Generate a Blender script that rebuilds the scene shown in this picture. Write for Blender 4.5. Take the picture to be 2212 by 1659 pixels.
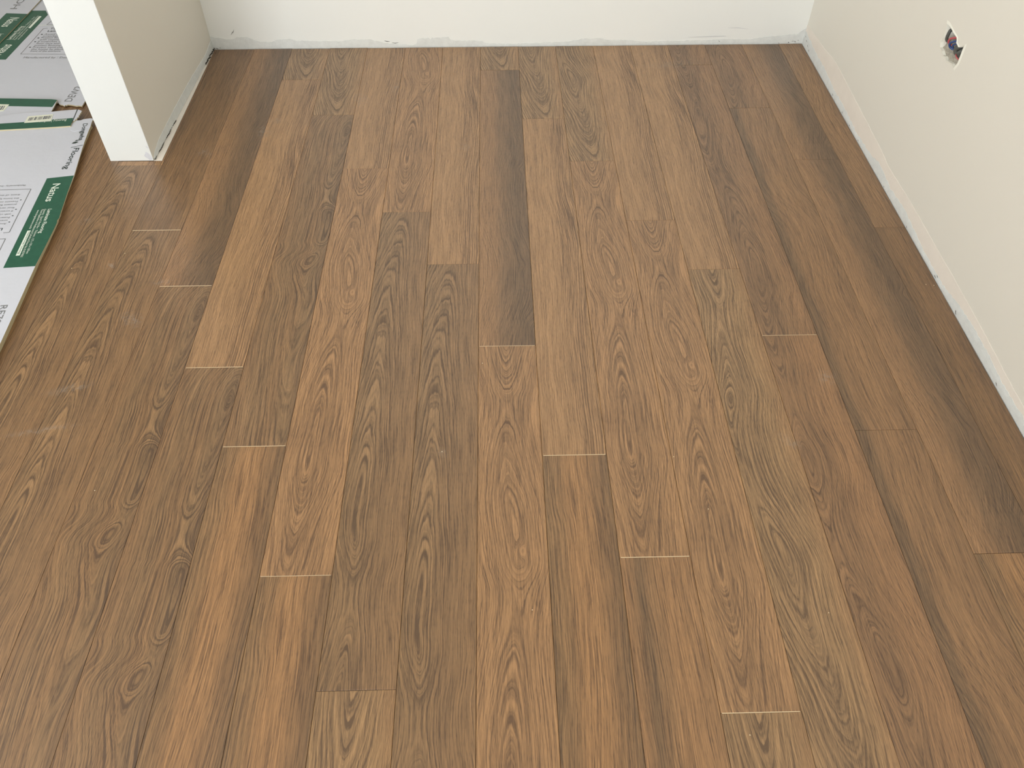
import bpy, bmesh, math, random
from mathutils import Vector, Matrix
random.seed(4)
for o in list(bpy.data.objects): bpy.data.objects.remove(o)
C = bpy.context.scene.collection
sc = bpy.context.scene

# ------------------------------------------------------------------ camera
cam = bpy.data.cameras.new('camera'); cam.sensor_fit = 'HORIZONTAL'; cam.sensor_width = 36.0
cam.lens = 1749.954 / 2212 * 36.0; cam.clip_start = 0.02; cam.clip_end = 60
co = bpy.data.objects.new('camera', cam); C.objects.link(co)
Rw = ((0.9997364866, -0.0229387790, 0.0008773332), (-0.0165007305, -0.7446676508, -0.6672314559), (0.0159587966, 0.6670411549, -0.7448499275))
# rows are the camera's right, down and forward directions in the room
m = Matrix(((Rw[0][0], -Rw[1][0], -Rw[2][0], 0.04254), (Rw[0][1], -Rw[1][1], -Rw[2][1], -0.23874), (Rw[0][2], -Rw[1][2], -Rw[2][2], 1.23223), (0, 0, 0, 1)))
co.matrix_world = m
sc.camera = co

# ------------------------------------------------------------------ light, sky, exposure
sc.view_settings.view_transform = 'Standard'; sc.view_settings.look = 'None'
sc.view_settings.gamma = 1.0; sc.view_settings.exposure = 0.0; sc.view_settings.use_curve_mapping = False
w = bpy.data.worlds.new('overcast_sky'); sc.world = w; w.use_nodes = True
bg = w.node_tree.nodes['Background']; bg.inputs[0].default_value = (0.86, 0.93, 1.0, 1); bg.inputs[1].default_value = 1.2
def window_light(name, loc, rot, sx, sy, power, col):
    l = bpy.data.lights.new(name, 'AREA'); l.shape = 'RECTANGLE'; l.size = sx; l.size_y = sy
    l.energy = power; l.color = col
    o = bpy.data.objects.new(name, l); C.objects.link(o); o.location = loc; o.rotation_euler = rot
    return o
# daylight entering the big window behind the camera on the left
window_light('daylight_south', (-1.75, -2.97, 1.35), (math.radians(90), 0, 0), 2.3, 1.9, 163, (0.965, 0.985, 1.0))
# daylight entering the smaller window in the west wall
window_light('daylight_west', (-3.12, 0.2, 1.45), (0, math.radians(-90), 0), 1.5, 1.6, 22, (0.95, 0.98, 1.0))

# ------------------------------------------------------------------ helpers
def link(o, parent=None):
    C.objects.link(o)
    if parent: o.parent = parent
    return o
def obj(name, bm, mat, parent=None, smooth=False):
    me = bpy.data.meshes.new(name); bm.normal_update(); bm.to_mesh(me); bm.free()
    if mat: me.materials.append(mat)
    if smooth:
        for p in me.polygons: p.use_smooth = True
    return link(bpy.data.objects.new(name, me), parent)
def empty(name, loc=(0, 0, 0)):
    o = bpy.data.objects.new(name, None); o.location = loc; o.empty_display_size = 0.05; return link(o)
def struct(o): o['kind'] = 'structure'; return o
def tag(o, label, cat, group=None):
    o['label'] = label; o['category'] = cat
    if group: o['group'] = group
    return o
def box(bm, x0, x1, y0, y1, z0, z1):
    r = bmesh.ops.create_cube(bm, size=1.0)
    bmesh.ops.scale(bm, vec=(x1 - x0, y1 - y0, z1 - z0), verts=r['verts'])
    bmesh.ops.translate(bm, vec=((x0 + x1) / 2, (y0 + y1) / 2, (z0 + z1) / 2), verts=r['verts'])
def bx(*a):
    bm = bmesh.new(); box(bm, *a); return bm
def prism(poly, z0, z1, bm=None):
    bm = bm or bmesh.new()
    vs = [bm.verts.new((x, y, z0)) for x, y in poly]
    f = bm.faces.new(vs); f.normal_update()
    if f.normal.z < 0: f.normal_flip()
    r = bmesh.ops.extrude_face_region(bm, geom=[f])
    bmesh.ops.translate(bm, vec=(0, 0, z1 - z0), verts=[g for g in r['geom'] if isinstance(g, bmesh.types.BMVert)])
    bmesh.ops.recalc_face_normals(bm, faces=bm.faces)
    bmesh.ops.triangulate(bm, faces=[q for q in bm.faces if len(q.verts) > 4])
    return bm

# ------------------------------------------------------------------ materials
def sRGB(r, g, b):
    f = lambda c: (c / 255 / 12.92) if c / 255 <= 0.04045 else ((c / 255 + 0.055) / 1.055) ** 2.4
    return (f(r), f(g), f(b), 1)
class NT:
    def __init__(s, name):
        s.mat = bpy.data.materials.new(name); s.mat.use_nodes = True; s.nt = s.mat.node_tree
        s.b = s.nt.nodes['Principled BSDF']
    def n(s, t, **k):
        nd = s.nt.nodes.new(t)
        for a, v in k.items(): setattr(nd, a, v)
        return nd
    def put(s, inp, v):
        if hasattr(v, 'is_output'): s.nt.links.new(v, inp)
        elif v is not None: inp.default_value = v
    def m(s, op, a, b=None, c=None, clamp=False):
        nd = s.n('ShaderNodeMath', operation=op, use_clamp=clamp)
        s.put(nd.inputs[0], a); s.put(nd.inputs[1], b); s.put(nd.inputs[2], c); return nd.outputs[0]
    def noise(s, vec, scale=1.0, detail=2.0, rough=0.5, dist=0.0, dim='3D'):
        nd = s.n('ShaderNodeTexNoise', noise_dimensions=dim)
        if dim == '1D': s.put(nd.inputs['W'], vec)
        else: s.put(nd.inputs['Vector'], vec)
        nd.inputs['Scale'].default_value = scale; nd.inputs['Detail'].default_value = detail
        nd.inputs['Roughness'].default_value = rough; nd.inputs['Distortion'].default_value = dist
        return nd.outputs[0]
    def xyz(s, x, y, z=0.0):
        nd = s.n('ShaderNodeCombineXYZ'); s.put(nd.inputs[0], x); s.put(nd.inputs[1], y); s.put(nd.inputs[2], z); return nd.outputs[0]
    def ramp(s, fac, stops, interp='LINEAR'):
        nd = s.n('ShaderNodeValToRGB'); e = nd.color_ramp; e.interpolation = interp
        while len(e.elements) < len(stops): e.elements.new(0.5)
        for el, (p, c) in zip(e.elements, stops):
            el.position = p; el.color = c if isinstance(c, tuple) else (c, c, c, 1)
        s.put(nd.inputs[0], fac); return nd.outputs[0]
    def mix(s, fac, a, b, blend='MIX'):
        nd = s.n('ShaderNodeMix', data_type='RGBA', blend_type=blend)
        s.put(nd.inputs[0], fac); s.put(nd.inputs[6], a); s.put(nd.inputs[7], b); return nd.outputs[2]
    def curve(s, fac, pts, lo=0.0, hi=1.0):
        """an arbitrary 1-D profile; values are stored scaled to 0..1"""
        nd = s.n('ShaderNodeFloatCurve'); cu = nd.mapping.curves[0]
        P = [(p, (v - lo) / (hi - lo)) for p, v in pts]
        while len(cu.points) < len(P): cu.points.new(0.5, 0.5)
        for cp, (x, y) in zip(cu.points, P): cp.location = (x, y); cp.handle_type = 'AUTO_CLAMPED'
        nd.mapping.update(); s.put(nd.inputs[1], fac)
        return s.m('MULTIPLY_ADD', nd.outputs[0], hi - lo, lo)
    def bump(s, h, strength, dist):
        nd = s.n('ShaderNodeBump'); nd.inputs['Strength'].default_value = strength; nd.inputs['Distance'].default_value = dist
        s.put(nd.inputs['Height'], h); s.nt.links.new(nd.outputs[0], s.b.inputs['Normal'])
def plain(name, col, rough=0.6, spec=0.5, bump=None, var=0.0, vscale=6.0):
    t = NT(name); t.b.inputs['Roughness'].default_value = rough; t.b.inputs['Specular IOR Level'].default_value = spec
    tc = t.n('ShaderNodeTexCoord')
    if var:
        f = t.noise(tc.outputs['Object'], vscale, 3, 0.6)
        c2 = tuple(c * (1 - var) for c in col[:3]) + (1,)
        t.put(t.b.inputs['Base Color'], t.mix(t.ramp(f, [(0.35, 0.0), (0.65, 1.0)]), c2, col))
    else: t.b.inputs['Base Color'].default_value = col
    if bump: t.bump(t.noise(tc.outputs['Object'], bump[0], 4, 0.6), bump[1], bump[2])
    return t.mat

# printed laminate: every print of the range has its own course of the heart line (uc),
# its own ring profile (D, in mm) and its own tones; u runs across the board, v along it
PW, PL = 122.0, 1210.0
GAIN = 0.83
def TONE(c):
    """printed tone: pulled towards the common mid brown of the range"""
    a = sRGB(*c); m = sRGB(154, 121, 91)
    lum = sum(a[:3]) / sum(m[:3]); k = .54
    q = [(m[i] * lum) * (1 - k) + a[i] * k for i in range(3)]
    q = [m[i] ** .22 * q[i] ** .78 for i in range(3)]
    return (q[0] * 1.03 * GAIN, q[1] * .985 * GAIN, q[2] * .79 * GAIN, 1)
def oak(name, seed, uc, D, tones, mask, contrast=1.0, period=6.2, knots=(), wav=1.0, streak=1.0):
    t = NT('laminate_' + name)
    uvn = t.n('ShaderNodeUVMap'); sp = t.n('ShaderNodeSeparateXYZ'); t.nt.links.new(uvn.outputs[0], sp.inputs[0])
    u, v = sp.outputs[0], sp.outputs[1]
    um = t.m('MULTIPLY', u, PW); vm = t.m('MULTIPLY', v, PL)          # millimetres
    # slow sideways wander and small ragged wiggles
    slow = t.m('SUBTRACT', t.noise(t.xyz(t.m('MULTIPLY', um, 0.010), t.m('MULTIPLY', vm, 0.0055), seed), 1, 1, 0.5), 0.5)
    fine = t.m('SUBTRACT', t.noise(t.xyz(t.m('MULTIPLY', um, 0.085), t.m('MULTIPLY', vm, 0.013), seed + 3), 1, 3, 0.62), 0.5)
    ucm = t.m('MULTIPLY', t.curve(v, uc, -1.0, 2.0), PW)
    du = t.m('ADD', t.m('SUBTRACT', um, ucm), t.m('MULTIPLY', slow, 15.0 * wav))
    Dm = t.m('ADD', t.curve(v, D, 0.0, 100.0), t.m('MULTIPLY', t.m('SUBTRACT', t.noise(t.m('MULTIPLY', vm, 0.012), 1, 1, 0.5, dim='1D'), 0.5), 1.6))
    h = t.m('SQRT', t.m('ADD', t.m('MULTIPLY', du, du), t.m('MULTIPLY_ADD', t.m('MULTIPLY', Dm, Dm), 0.30, 20.0)))
    h = t.m('MULTIPLY_ADD', Dm, 0.55, h)
    h = t.m('ADD', h, t.m('MULTIPLY', fine, 4.6 * wav))
    for (ku, kv, ru, rv, amp) in knots:
        a = t.m('DIVIDE', t.m('SUBTRACT', u, ku), ru); b = t.m('DIVIDE', t.m('SUBTRACT', v, kv), rv)
        q = t.m('ADD', t.m('MULTIPLY', a, a), t.m('MULTIPLY', b, b))
        h = t.m('ADD', h, t.m('MULTIPLY', t.m('EXPONENT', t.m('MULTIPLY', q, -1.0)), amp))
    # growth rings: irregular spacing, dark sharp late wood fading into early wood
    irr = t.m('MULTIPLY', t.noise(t.m('ADD', t.m('DIVIDE', h, 19.0), seed), 1, 1, 0.5, dim='1D'), 1.5)
    ph = t.m('FRACT', t.m('ADD', t.m('DIVIDE', h, period * .80), irr))
    ring = t.ramp(ph, [(0.0, 1.0), (0.10, 0.80), (0.26, 0.36), (0.55, 0.08), (0.88, 0.0), (0.95, 0.30), (1.0, 1.0)])
    patch = t.ramp(t.noise(t.xyz(t.m('MULTIPLY', um, 0.03), t.m('MULTIPLY', vm, 0.006), seed + 9), 1, 2, 0.5), [(0.32, 0.55), (0.60, 1.0)])
    msk = t.m('MULTIPLY', t.curve(u, mask, 0, 1), patch)
    ringf = t.m('MULTIPLY', ring, msk)
    # fibre: fine lines that run with the rings, short dark pores, broad soft bands
    fr = t.m('ADD', h, t.m('MULTIPLY', slow, 6.0))
    f1 = t.noise(t.xyz(t.m('MULTIPLY', fr, 0.50), t.m('MULTIPLY', vm, 0.0085), seed + 5), 1, 2, 0.65)
    sx = t.m('ADD', um, t.m('MULTIPLY', slow, 14.0 * wav))
    f3 = t.noise(t.xyz(t.m('MULTIPLY', sx, 0.58), t.m('MULTIPLY', vm, 0.013), seed + 8), 1, 2, 0.6)
    f2 = t.noise(t.xyz(t.m('MULTIPLY', sx, 0.95), t.m('MULTIPLY', vm, 0.075), seed + 6), 1, 1, 0.5)
    f0 = t.noise(t.xyz(t.m('MULTIPLY', fr, 0.07), t.m('MULTIPLY', vm, 0.0022), seed + 7), 1, 2, 0.5)
    f1r = t.ramp(f1, [(0.30, 1.0), (0.42, 0.62), (0.50, 0.34), (0.60, 0.12), (0.74, 0.0)])
    f3r = t.ramp(f3, [(0.30, 1.0), (0.42, 0.62), (0.50, 0.34), (0.60, 0.12), (0.74, 0.0)])
    pores = t.ramp(f2, [(0.30, 1.0), (0.47, 0.0)])
    tu = t.m('ADD', u, t.m('MULTIPLY', slow, 0.22))
    base = t.ramp(tu, [(p, TONE(c)) for p, c in tones], 'EASE')
    dark = t.m('ADD', t.m('ADD', t.m('MULTIPLY', ringf, 0.92 * contrast), t.m('MULTIPLY', pores, 0.40)),
               t.m('ADD', t.m('MULTIPLY_ADD', t.m('SUBTRACT', f3r, 0.35), 0.78, t.m('MULTIPLY', t.m('SUBTRACT', f1r, 0.35), t.m('MULTIPLY_ADD', msk, 0.85 * streak, 0.50 * streak))), t.m('MULTIPLY', t.m('SUBTRACT', 0.5, f0), 0.35)))
    c = t.mix(t.m('MULTIPLY', dark, 1.0, clamp=True), base, t.mix(1.0, base, (0.40, 0.37, 0.36, 1), 'MULTIPLY'))
    lightf = t.m('MULTIPLY', dark, -1.0, clamp=True)
    c = t.mix(lightf, c, t.mix(1.0, base, (1.75, 1.75, 1.8, 1), 'MULTIPLY'))
    t.put(t.b.inputs['Base Color'], c)
    t.put(t.b.inputs['Roughness'], t.m('MULTIPLY_ADD', dark, 0.08, ROUGH))
    t.b.inputs['Specular IOR Level'].default_value = SPEC
    t.bump(t.m('MULTIPLY', dark, -1.0), 0.12, 0.0003)
    return t.mat
ROUGH, SPEC = 0.36, 0.85
LT, MD, DK, GY, OR, RD = (176, 138, 106), (160, 119, 88), (118, 92, 72), (150, 122, 98), (184, 132, 92), (152, 110, 82)
P = {}
P['A'] = oak('swirl_tongues', 11.3,
    [(0, .95), (.05, .93), (.12, .90), (.2, .86), (.28, .8), (.34, .78), (.4, .9), (.5, .84), (.57, .68), (.66, .8), (.75, .76), (.9, .84), (1, .85)],
    [(0, 30), (.03, 14), (.07, 5), (.12, 10), (.2, 19), (.28, 28), (.33, 36), (.37, 26), (.40, 9), (.48, 12), (.51, 27), (.54, 17), (.57, 27), (.62, 33), (.7, 38), (.75, 43), (.85, 48), (1, 58)],
    [(0, (146, 112, 84)), (.35, (142, 114, 88)), (.6, (144, 111, 83)), (.85, (139, 113, 88)), (1, (126, 99, 78))], [(0, .6), (.4, .9), (1, 1)], 1.0, 7.5, [(.93, .075, .10, .014, -9)])
P['B'] = oak('tall_arches', 23.1,
    [(0, .48), (.06, .41), (.15, .34), (.28, .28), (.5, .29), (.62, .26), (.75, .23), (.83, .28), (.9, .30), (1, .27)],
    [(0, 78), (.15, 62), (.3, 48), (.45, 33), (.6, 17), (.68, 6), (.75, 4), (.82, 18), (.87, 27), (.93, 18), (1, 5)],
    [(0, (142, 115, 89)), (.3, (146, 118, 92)), (.6, (142, 112, 87)), (1, (148, 115, 87))], [(0, 1), (.5, 1), (.75, .5), (1, .4)], 1.0, 7.0)
P['C'] = oak('arch_and_ovals', 37.7,
    [(0, .49), (.1, .47), (.2, .44), (.3, .47), (.38, .55), (.45, .6), (.55, .5), (.65, .43), (.75, .41), (.85, .39), (1, .36)],
    [(0, 4), (.05, 20), (.1, 36), (.14, 44), (.2, 36), (.28, 22), (.36, 10), (.42, 14), (.5, 36), (.58, 27), (.65, 16), (.72, 6), (.79, 3), (.85, 14), (.9, 26), (1, 42)],
    [(0, (178, 136, 102)), (.4, (168, 128, 96)), (.7, (166, 126, 94)), (1, (182, 138, 102))], [(0, .5), (.3, .85), (.7, .85), (1, .5)], .72, 6.2, [(.62, .41, .06, .013, 8)])
P['K'] = oak('bold_heart', 51.9,
    [(0, .46), (.1, .42), (.2, .3), (.3, .2), (.4, .06), (.5, .1), (.57, .22), (.63, .32), (.7, .34), (.8, .44), (.9, .5), (1, .6)],
    [(0, 12), (.06, 22), (.12, 30), (.2, 24), (.27, 15), (.34, 5), (.42, 14), (.5, 17), (.57, 10), (.62, 2), (.66, 9), (.72, 20), (.8, 34), (.9, 48), (1, 64)],
    [(0, (162, 134, 104)), (.4, (156, 129, 102)), (.7, (166, 137, 106)), (1, (172, 134, 100))], [(0, 1), (.6, 1), (.8, .55), (1, .35)], 1.15, 8.6, [(.12, .33, .12, .02, -7)])
P['E'] = oak('plain_light', 63.3,
    [(0, -.45), (.3, -.55), (.5, -.4), (.8, -.5), (1, -.62)], [(0, 40), (.4, 30), (.7, 46), (1, 20)],
    [(0, LT), (.45, (178, 140, 108)), (.8, (170, 132, 101)), (1, (178, 139, 105))], [(0, .05), (.5, .12), (.66, .8), (.85, 1), (1, 1)], 1.2, 5.2)
P['F'] = oak('dark_side', 77.1,
    [(0, 1.25), (.3, 1.35), (.6, 1.2), (.8, 1.4), (1, 1.15)],
    [(0, 22), (.3, 34), (.5, 18), (.8, 34), (1, 12)],
    [(0, (164, 124, 94)), (.26, (154, 116, 88)), (.48, (128, 100, 80)), (.8, (108, 86, 70)), (1, (112, 88, 72))], [(0, .25), (.4, .35), (.6, .7), (1, .8)], .7, 5.6,
    [(.80, .31, .13, .022, -8), (.86, .45, .12, .018, -9), (.88, .78, .11, .02, 9), (.9, .95, .16, .035, -14), (.7, .6, .15, .05, 5)])
P['G'] = oak('striped', 85.5,
    [(0, -.5), (.3, -.3), (.6, -.45), (1, -.35)], [(0, 30), (.4, 50), (1, 30)],
    [(0, (134, 106, 78)), (.16, (148, 114, 82)), (.38, (172, 126, 86)), (.62, (174, 128, 88)), (.8, (144, 108, 78)), (1, (126, 98, 74))], [(0, .8), (.3, .55), (.6, .5), (1, .7)], .8, 5.4, (), 1.0, 1.25)
P['H'] = oak('dark_streak', 94.2,
    [(0, 1.5), (.5, 1.6), (1, 1.45)], [(0, 30), (1, 40)],
    [(0, (168, 122, 86)), (.12, (150, 112, 82)), (.24, (120, 95, 74)), (.36, (150, 114, 84)), (.6, (170, 125, 88)), (1, (162, 120, 86))], [(0, .7), (.4, .6), (1, .4)], .7, 5.0, (), 1.0, 1.15)
P['M'] = oak('red_ovals', 102.6,
    [(0, .22), (.2, .26), (.4, .12), (.6, .34), (.75, .34), (.85, .3), (1, .12)],
    [(0, 8), (.08, 20), (.15, 28), (.27, 20), (.4, 30), (.5, 42), (.6, 34), (.7, 20), (.78, 7), (.85, 4), (.91, 15), (.97, 26), (1, 30)],
    [(0, (142, 108, 84)), (.35, (136, 102, 78)), (.6, (148, 110, 82)), (.8, (158, 116, 86)), (1, (150, 110, 82))], [(0, .8), (.4, .9), (.7, .5), (1, .3)], .75, 5.4)
P['Q'] = oak('red_smears', 118.2,
    [(0, .15), (.1, .15), (.27, .1), (.4, .05), (.55, .2), (.62, .3), (.75, .25), (1, .3)],
    [(0, 6), (.06, 18), (.14, 26), (.22, 18), (.28, 6), (.34, 22), (.42, 34), (.52, 24), (.6, 8), (.68, 22), (.8, 34), (1, 46)],
    [(0, (146, 108, 80)), (.35, (142, 104, 76)), (.6, (158, 114, 82)), (.85, (164, 118, 84)), (1, (150, 108, 80))], [(0, .8), (.4, .8), (.7, .4), (1, .35)], .7, 5.6)
P['N'] = oak('dark_left_edge', 131.4,  # printed tone, darker along the left edge
    [(0, -.3), (.3, -.5), (.5, -.2), (.75, -.35), (1, -.3)], [(0, 30), (.3, 44), (.5, 20), (.7, 40), (1, 30)],
    [(0, (108, 84, 64)), (.1, (118, 92, 70)), (.26, (150, 112, 82)), (.55, (158, 118, 86)), (1, (142, 106, 78))], [(0, .7), (.3, .5), (1, .45)], .6, 5.2)
P['R'] = oak('walnut_plain', 147.8,
    [(0, 1.4), (.4, 1.5), (1, 1.35)], [(0, 50), (.5, 40), (1, 50)],
    [(0, (122, 92, 66)), (.3, (138, 104, 74)), (.6, (128, 96, 70)), (1, (140, 106, 78))], [(0, .5), (1, .5)], .6, 5.6)

P['S'] = oak('mid_plain', 163.4,
    [(0, -.4), (.3, -.3), (.6, -.5), (1, -.35)], [(0, 40), (.3, 24), (.6, 46), (1, 28)],
    [(0, (150, 116, 88)), (.3, (158, 122, 92)), (.65, (146, 113, 86)), (1, (134, 104, 80))], [(0, .35), (.5, .5), (1, .6)], .8, 5.4)
M = {}
M['wall'] = plain('cream_emulsion_paint', sRGB(229, 226, 216), 0.62, 0.25, (260, 0.06, 0.001))
M['wall_back'] = plain('pale_emulsion_paint', sRGB(236, 238, 235), 0.62, 0.25, (260, 0.06, 0.001))
M['white'] = plain('white_primer_paint', sRGB(211, 214, 212), 0.6, 0.3, (90, 0.08, 0.002))
M['plaster'] = plain('bare_plaster', sRGB(227, 230, 228), 0.9, 0.2, (420, 0.5, 0.003), 0.07, 60)
M['bed'] = plain('chiselled_mortar', sRGB(188, 182, 168), 0.95, 0.1, (600, 0.6, 0.003), 0.25, 160)
M['rim'] = plain('chipped_paint_rim', sRGB(238, 237, 226), 0.8, 0.2)
M['filler'] = plain('skimmed_filler', sRGB(236, 229, 219), 0.8, 0.2, (300, 0.15, 0.002), 0.03, 20)
M['grey_plaster'] = plain('grey_plaster', sRGB(200, 202, 208), 0.9, 0.2, (500, 0.4, 0.002), 0.08, 80)
M['grime'] = plain('dark_crack_dirt', sRGB(70, 64, 54), 0.9, 0.1, (800, 0.8, 0.002), 0.3, 200)
M['ceiling'] = plain('ceiling_white', sRGB(240, 238, 232), 0.8, 0.2)
M['subfloor'] = plain('subfloor_underlay', sRGB(60, 50, 42), 0.9, 0.1)
M['core'] = plain('fibreboard_core', sRGB(226, 206, 172), 0.7, 0.3)  # fibreboard tan; on board ends it also stands in for caught light
M['edge_dark'] = plain('dark_joint', sRGB(60, 44, 32), 0.8, 0.1)  # plain dark brown joint colour
M['board'] = plain('coated_white_cardboard', sRGB(205, 208, 217), 0.5, 0.35, (14, 0.25, 0.006), 0.02, 5)
M['kraft'] = plain('cardboard_core', sRGB(196, 184, 150), 0.9, 0.1, (500, 0.6, 0.002))
M['green'] = plain('green_print', sRGB(38, 92, 72), 0.45, 0.4, (120, 0.15, 0.001), 0.12, 60)
M['ink'] = plain('dark_green_ink', sRGB(44, 58, 54), 0.6)
M['grey'] = plain('grey_ink', sRGB(118, 120, 122), 0.6)
M['cream'] = plain('unprinted_white', sRGB(232, 240, 228), 0.5)
M['label'] = plain('label_paper', sRGB(228, 230, 212), 0.6)
M['frame'] = plain('white_window_frame', sRGB(235, 235, 232), 0.4)
M['red'] = plain('red_wire_sheath', sRGB(196, 92, 98), 0.4)
M['blue'] = plain('blue_wire_sheath', sRGB(52, 76, 128), 0.35)
M['greywire'] = plain('grey_cable_sheath', sRGB(86, 88, 84), 0.5)
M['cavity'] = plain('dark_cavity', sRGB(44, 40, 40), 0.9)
M['dust'] = plain('plaster_dust', sRGB(205, 195, 182), 0.9)

# ------------------------------------------------------------------ room shell
XR, YB = 1.057, 2.3455
floor = struct(obj('floor', bx(-3.2, XR + .02, -3.0, 4.5, -.10, -.0085), M['subfloor']))
# right wall with the ragged chiselled opening
def wall_with_hole():
    bm = bmesh.new()
    outer = [(-3.0, -.1), (YB + .12, -.1), (YB + .12, 2.4), (-3.0, 2.4)]
    a = [bm.verts.new((XR, y, z)) for y, z in outer]; b = [bm.verts.new((XR, y, z)) for y, z in HOLE]
    es = [bm.edges.new((l[i], l[(i + 1) % len(l)])) for l in (a, b) for i in range(len(l))]
    bmesh.ops.triangle_fill(bm, edges=es, use_beauty=True)
    # side of the opening
    c = [bm.verts.new((XR + .045, 1.492 + (y - 1.492) * .93, .395 + (z - .395) * .93)) for y, z in HOLE]
    for i in range(len(b)):
        j = (i + 1) % len(b); bm.faces.new((b[i], b[j], c[j], c[i]))
    # outer shell of the wall
    d = [bm.verts.new((XR + .12, y, z)) for y, z in outer]; bm.faces.new(d)
    for i in range(4):
        j = (i + 1) % 4; bm.faces.new((a[i], a[j], d[j], d[i]))
    bmesh.ops.recalc_face_normals(bm, faces=bm.faces)
    return bm
HOLE = [(1.545, .423), (1.528, .424), (1.508, .421), (1.499, .420), (1.486, .419), (1.481, .416), (1.478, .410), (1.470, .409), (1.464, .4075), (1.456, .411), (1.444, .4225),
        (1.4445, .413), (1.443, .396), (1.442, .383), (1.449, .3675), (1.460, .3715), (1.474, .369), (1.487, .3665), (1.499, .3695), (1.511, .3665), (1.520, .3715), (1.534, .3735), (1.541, .382), (1.537, .394), (1.538, .408)]
wr = struct(obj('wall_right', wall_with_hole(), M['wall']))
# plaster chiselled out around the wires: a rough recessed bed in the lower half of the opening
def rough_bed():
    bm = bmesh.new(); rnd = random.Random(3); n = 12; g = []
    for i in range(n + 1):
        row = []
        for j in range(n + 1):
            y = 1.447 + .094 * i / n; z = .368 + .036 * j / n
            d = .004 + .030 * (j / n) ** 1.6 + rnd.uniform(-.0022, .0022)
            if i in (0, n): d += .004
            row.append(bm.verts.new((XR + d, y, z)))
        g.append(row)
    for i in range(n):
        for j in range(n): bm.faces.new((g[i][j], g[i + 1][j], g[i + 1][j + 1], g[i][j + 1]))
    return bm
obj('plaster_bed', rough_bed(), M['bed'], wr)
wb = struct(obj('wall_back', bx(-.998, XR + .12, YB, YB + .12, -.1, 2.4), M['wall_back']))
def left_wall():
    bm = bmesh.new()
    prism([(-.998, 1.700), (-.8825, 1.700), (-.866, YB), (-.998, YB)], 0.0005, 2.4, bm)
    return bm
wl = struct(obj('wall_left', left_wall(), M['wall']))
obj('end_face', bx(-.9985, -.8830, 1.6985, 1.7005, .0006, 2.4), M['white'], wl)
far = struct(obj('wall_far', bx(-3.2, -.998, 4.5, 4.62, -.1, 2.4), M['wall']))
struct(obj('wall_passage', bx(-.998, -.88, YB + .12, 4.62, -.1, 2.4), M['wall']))
struct(obj('ceiling', bx(-3.32, XR + .12, -3.12, 4.62, 2.4, 2.5), M['ceiling']))
def holed(x0, x1, z0, z1, a0, a1, b0, b1, axis, c0, c1):
    bm = bmesh.new()
    for (p, q, r, s) in ((x0, a0, z0, z1), (a1, x1, z0, z1), (a0, a1, z0, b0), (a0, a1, b1, z1)):
        if axis == 'y': box(bm, p, q, c0, c1, r, s)
        else: box(bm, c0, c1, p, q, r, s)
    return bm
struct(obj('wall_front', holed(-3.32, XR + .12, -.1, 2.4, -2.95, -.55, .35, 2.3, 'y', -3.12, -3.0), M['wall']))
struct(obj('wall_side', holed(-3.0, 4.5, -.1, 2.4, -.6, 1.0, .6, 2.3, 'x', -3.32, -3.2), M['wall']))
wf = struct(obj('window_1', bx(-2.95, -.55, -3.08, -3.02, .35, .40), M['frame']))
for a in (((-2.95, -.55, -3.08, -3.02, 2.25, 2.30)), (-2.95, -2.90, -3.08, -3.02, .40, 2.25), (-.60, -.55, -3.08, -3.02, .40, 2.25), (-1.78, -1.72, -3.08, -3.02, .40, 2.25)):
    obj('window_frame', bx(*a), M['frame'], wf)
w2 = struct(obj('window_2', bx(-3.28, -3.22, -.6, 1.0, .6, .65), M['frame']))
for a in ((-3.28, -3.22, -.6, 1.0, 2.25, 2.30), (-3.28, -3.22, -.6, -.55, .65, 2.25), (-3.28, -3.22, .95, 1.0, .65, 2.25), (-3.28, -3.22, .17, .23, .65, 2.25)):
    obj('window_frame', bx(*a), M['frame'], w2)

struct(obj('added_shade_wall', bx(-1.3, 1.0, -1.02, -.92, -.1, .64), M['wall']))  # unseen low wall, added to keep window light off the near floor
# strips of bare plaster along the foot of the walls, each with its ragged top edge
def interp(pts, x):
    for (a, p), (b, q) in zip(pts, pts[1:]):
        if a <= x <= b: return p + (q - p) * (x - a) / (b - a)
    return pts[-1][1] if x > pts[-1][0] else pts[0][1]
def skirt(pts, rag, place, thick, n, seed, z0=-.006, botrag=0.0):
    """pts: height of the top edge along the wall; place(s, d, z) -> point d in front of the wall"""
    bm = bmesh.new(); rnd = random.Random(seed); A = pts[0][0]; B = pts[-1][0]; rows = []
    for i in range(n + 1):
        s = A + (B - A) * i / n; h = interp(pts, s) + rnd.uniform(-rag, rag)
        h = max(h, z0 + .0015); zb = z0 + rnd.uniform(0, botrag)
        rows.append([bm.verts.new(place(s, thick, zb)), bm.verts.new(place(s, thick, zb + (h - zb) * .6)), bm.verts.new(place(s, thick * .55, h)), bm.verts.new(place(s, -.001, h + .0004))])
    for a, b in zip(rows, rows[1:]):
        for k in range(3): bm.faces.new((a[k], b[k], b[k + 1], a[k + 1]))
    bmesh.ops.recalc_face_normals(bm, faces=bm.faces)
    return bm
PB = lambda s, d, z: (s, YB - d, z)
PR = lambda s, d, z: (XR - d, s, z)
LX = lambda y: -.8825 + (y - 1.700) * (.0165 / (YB - 1.700))
PLf = lambda s, d, z: (LX(s) + d, s, z)
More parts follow.
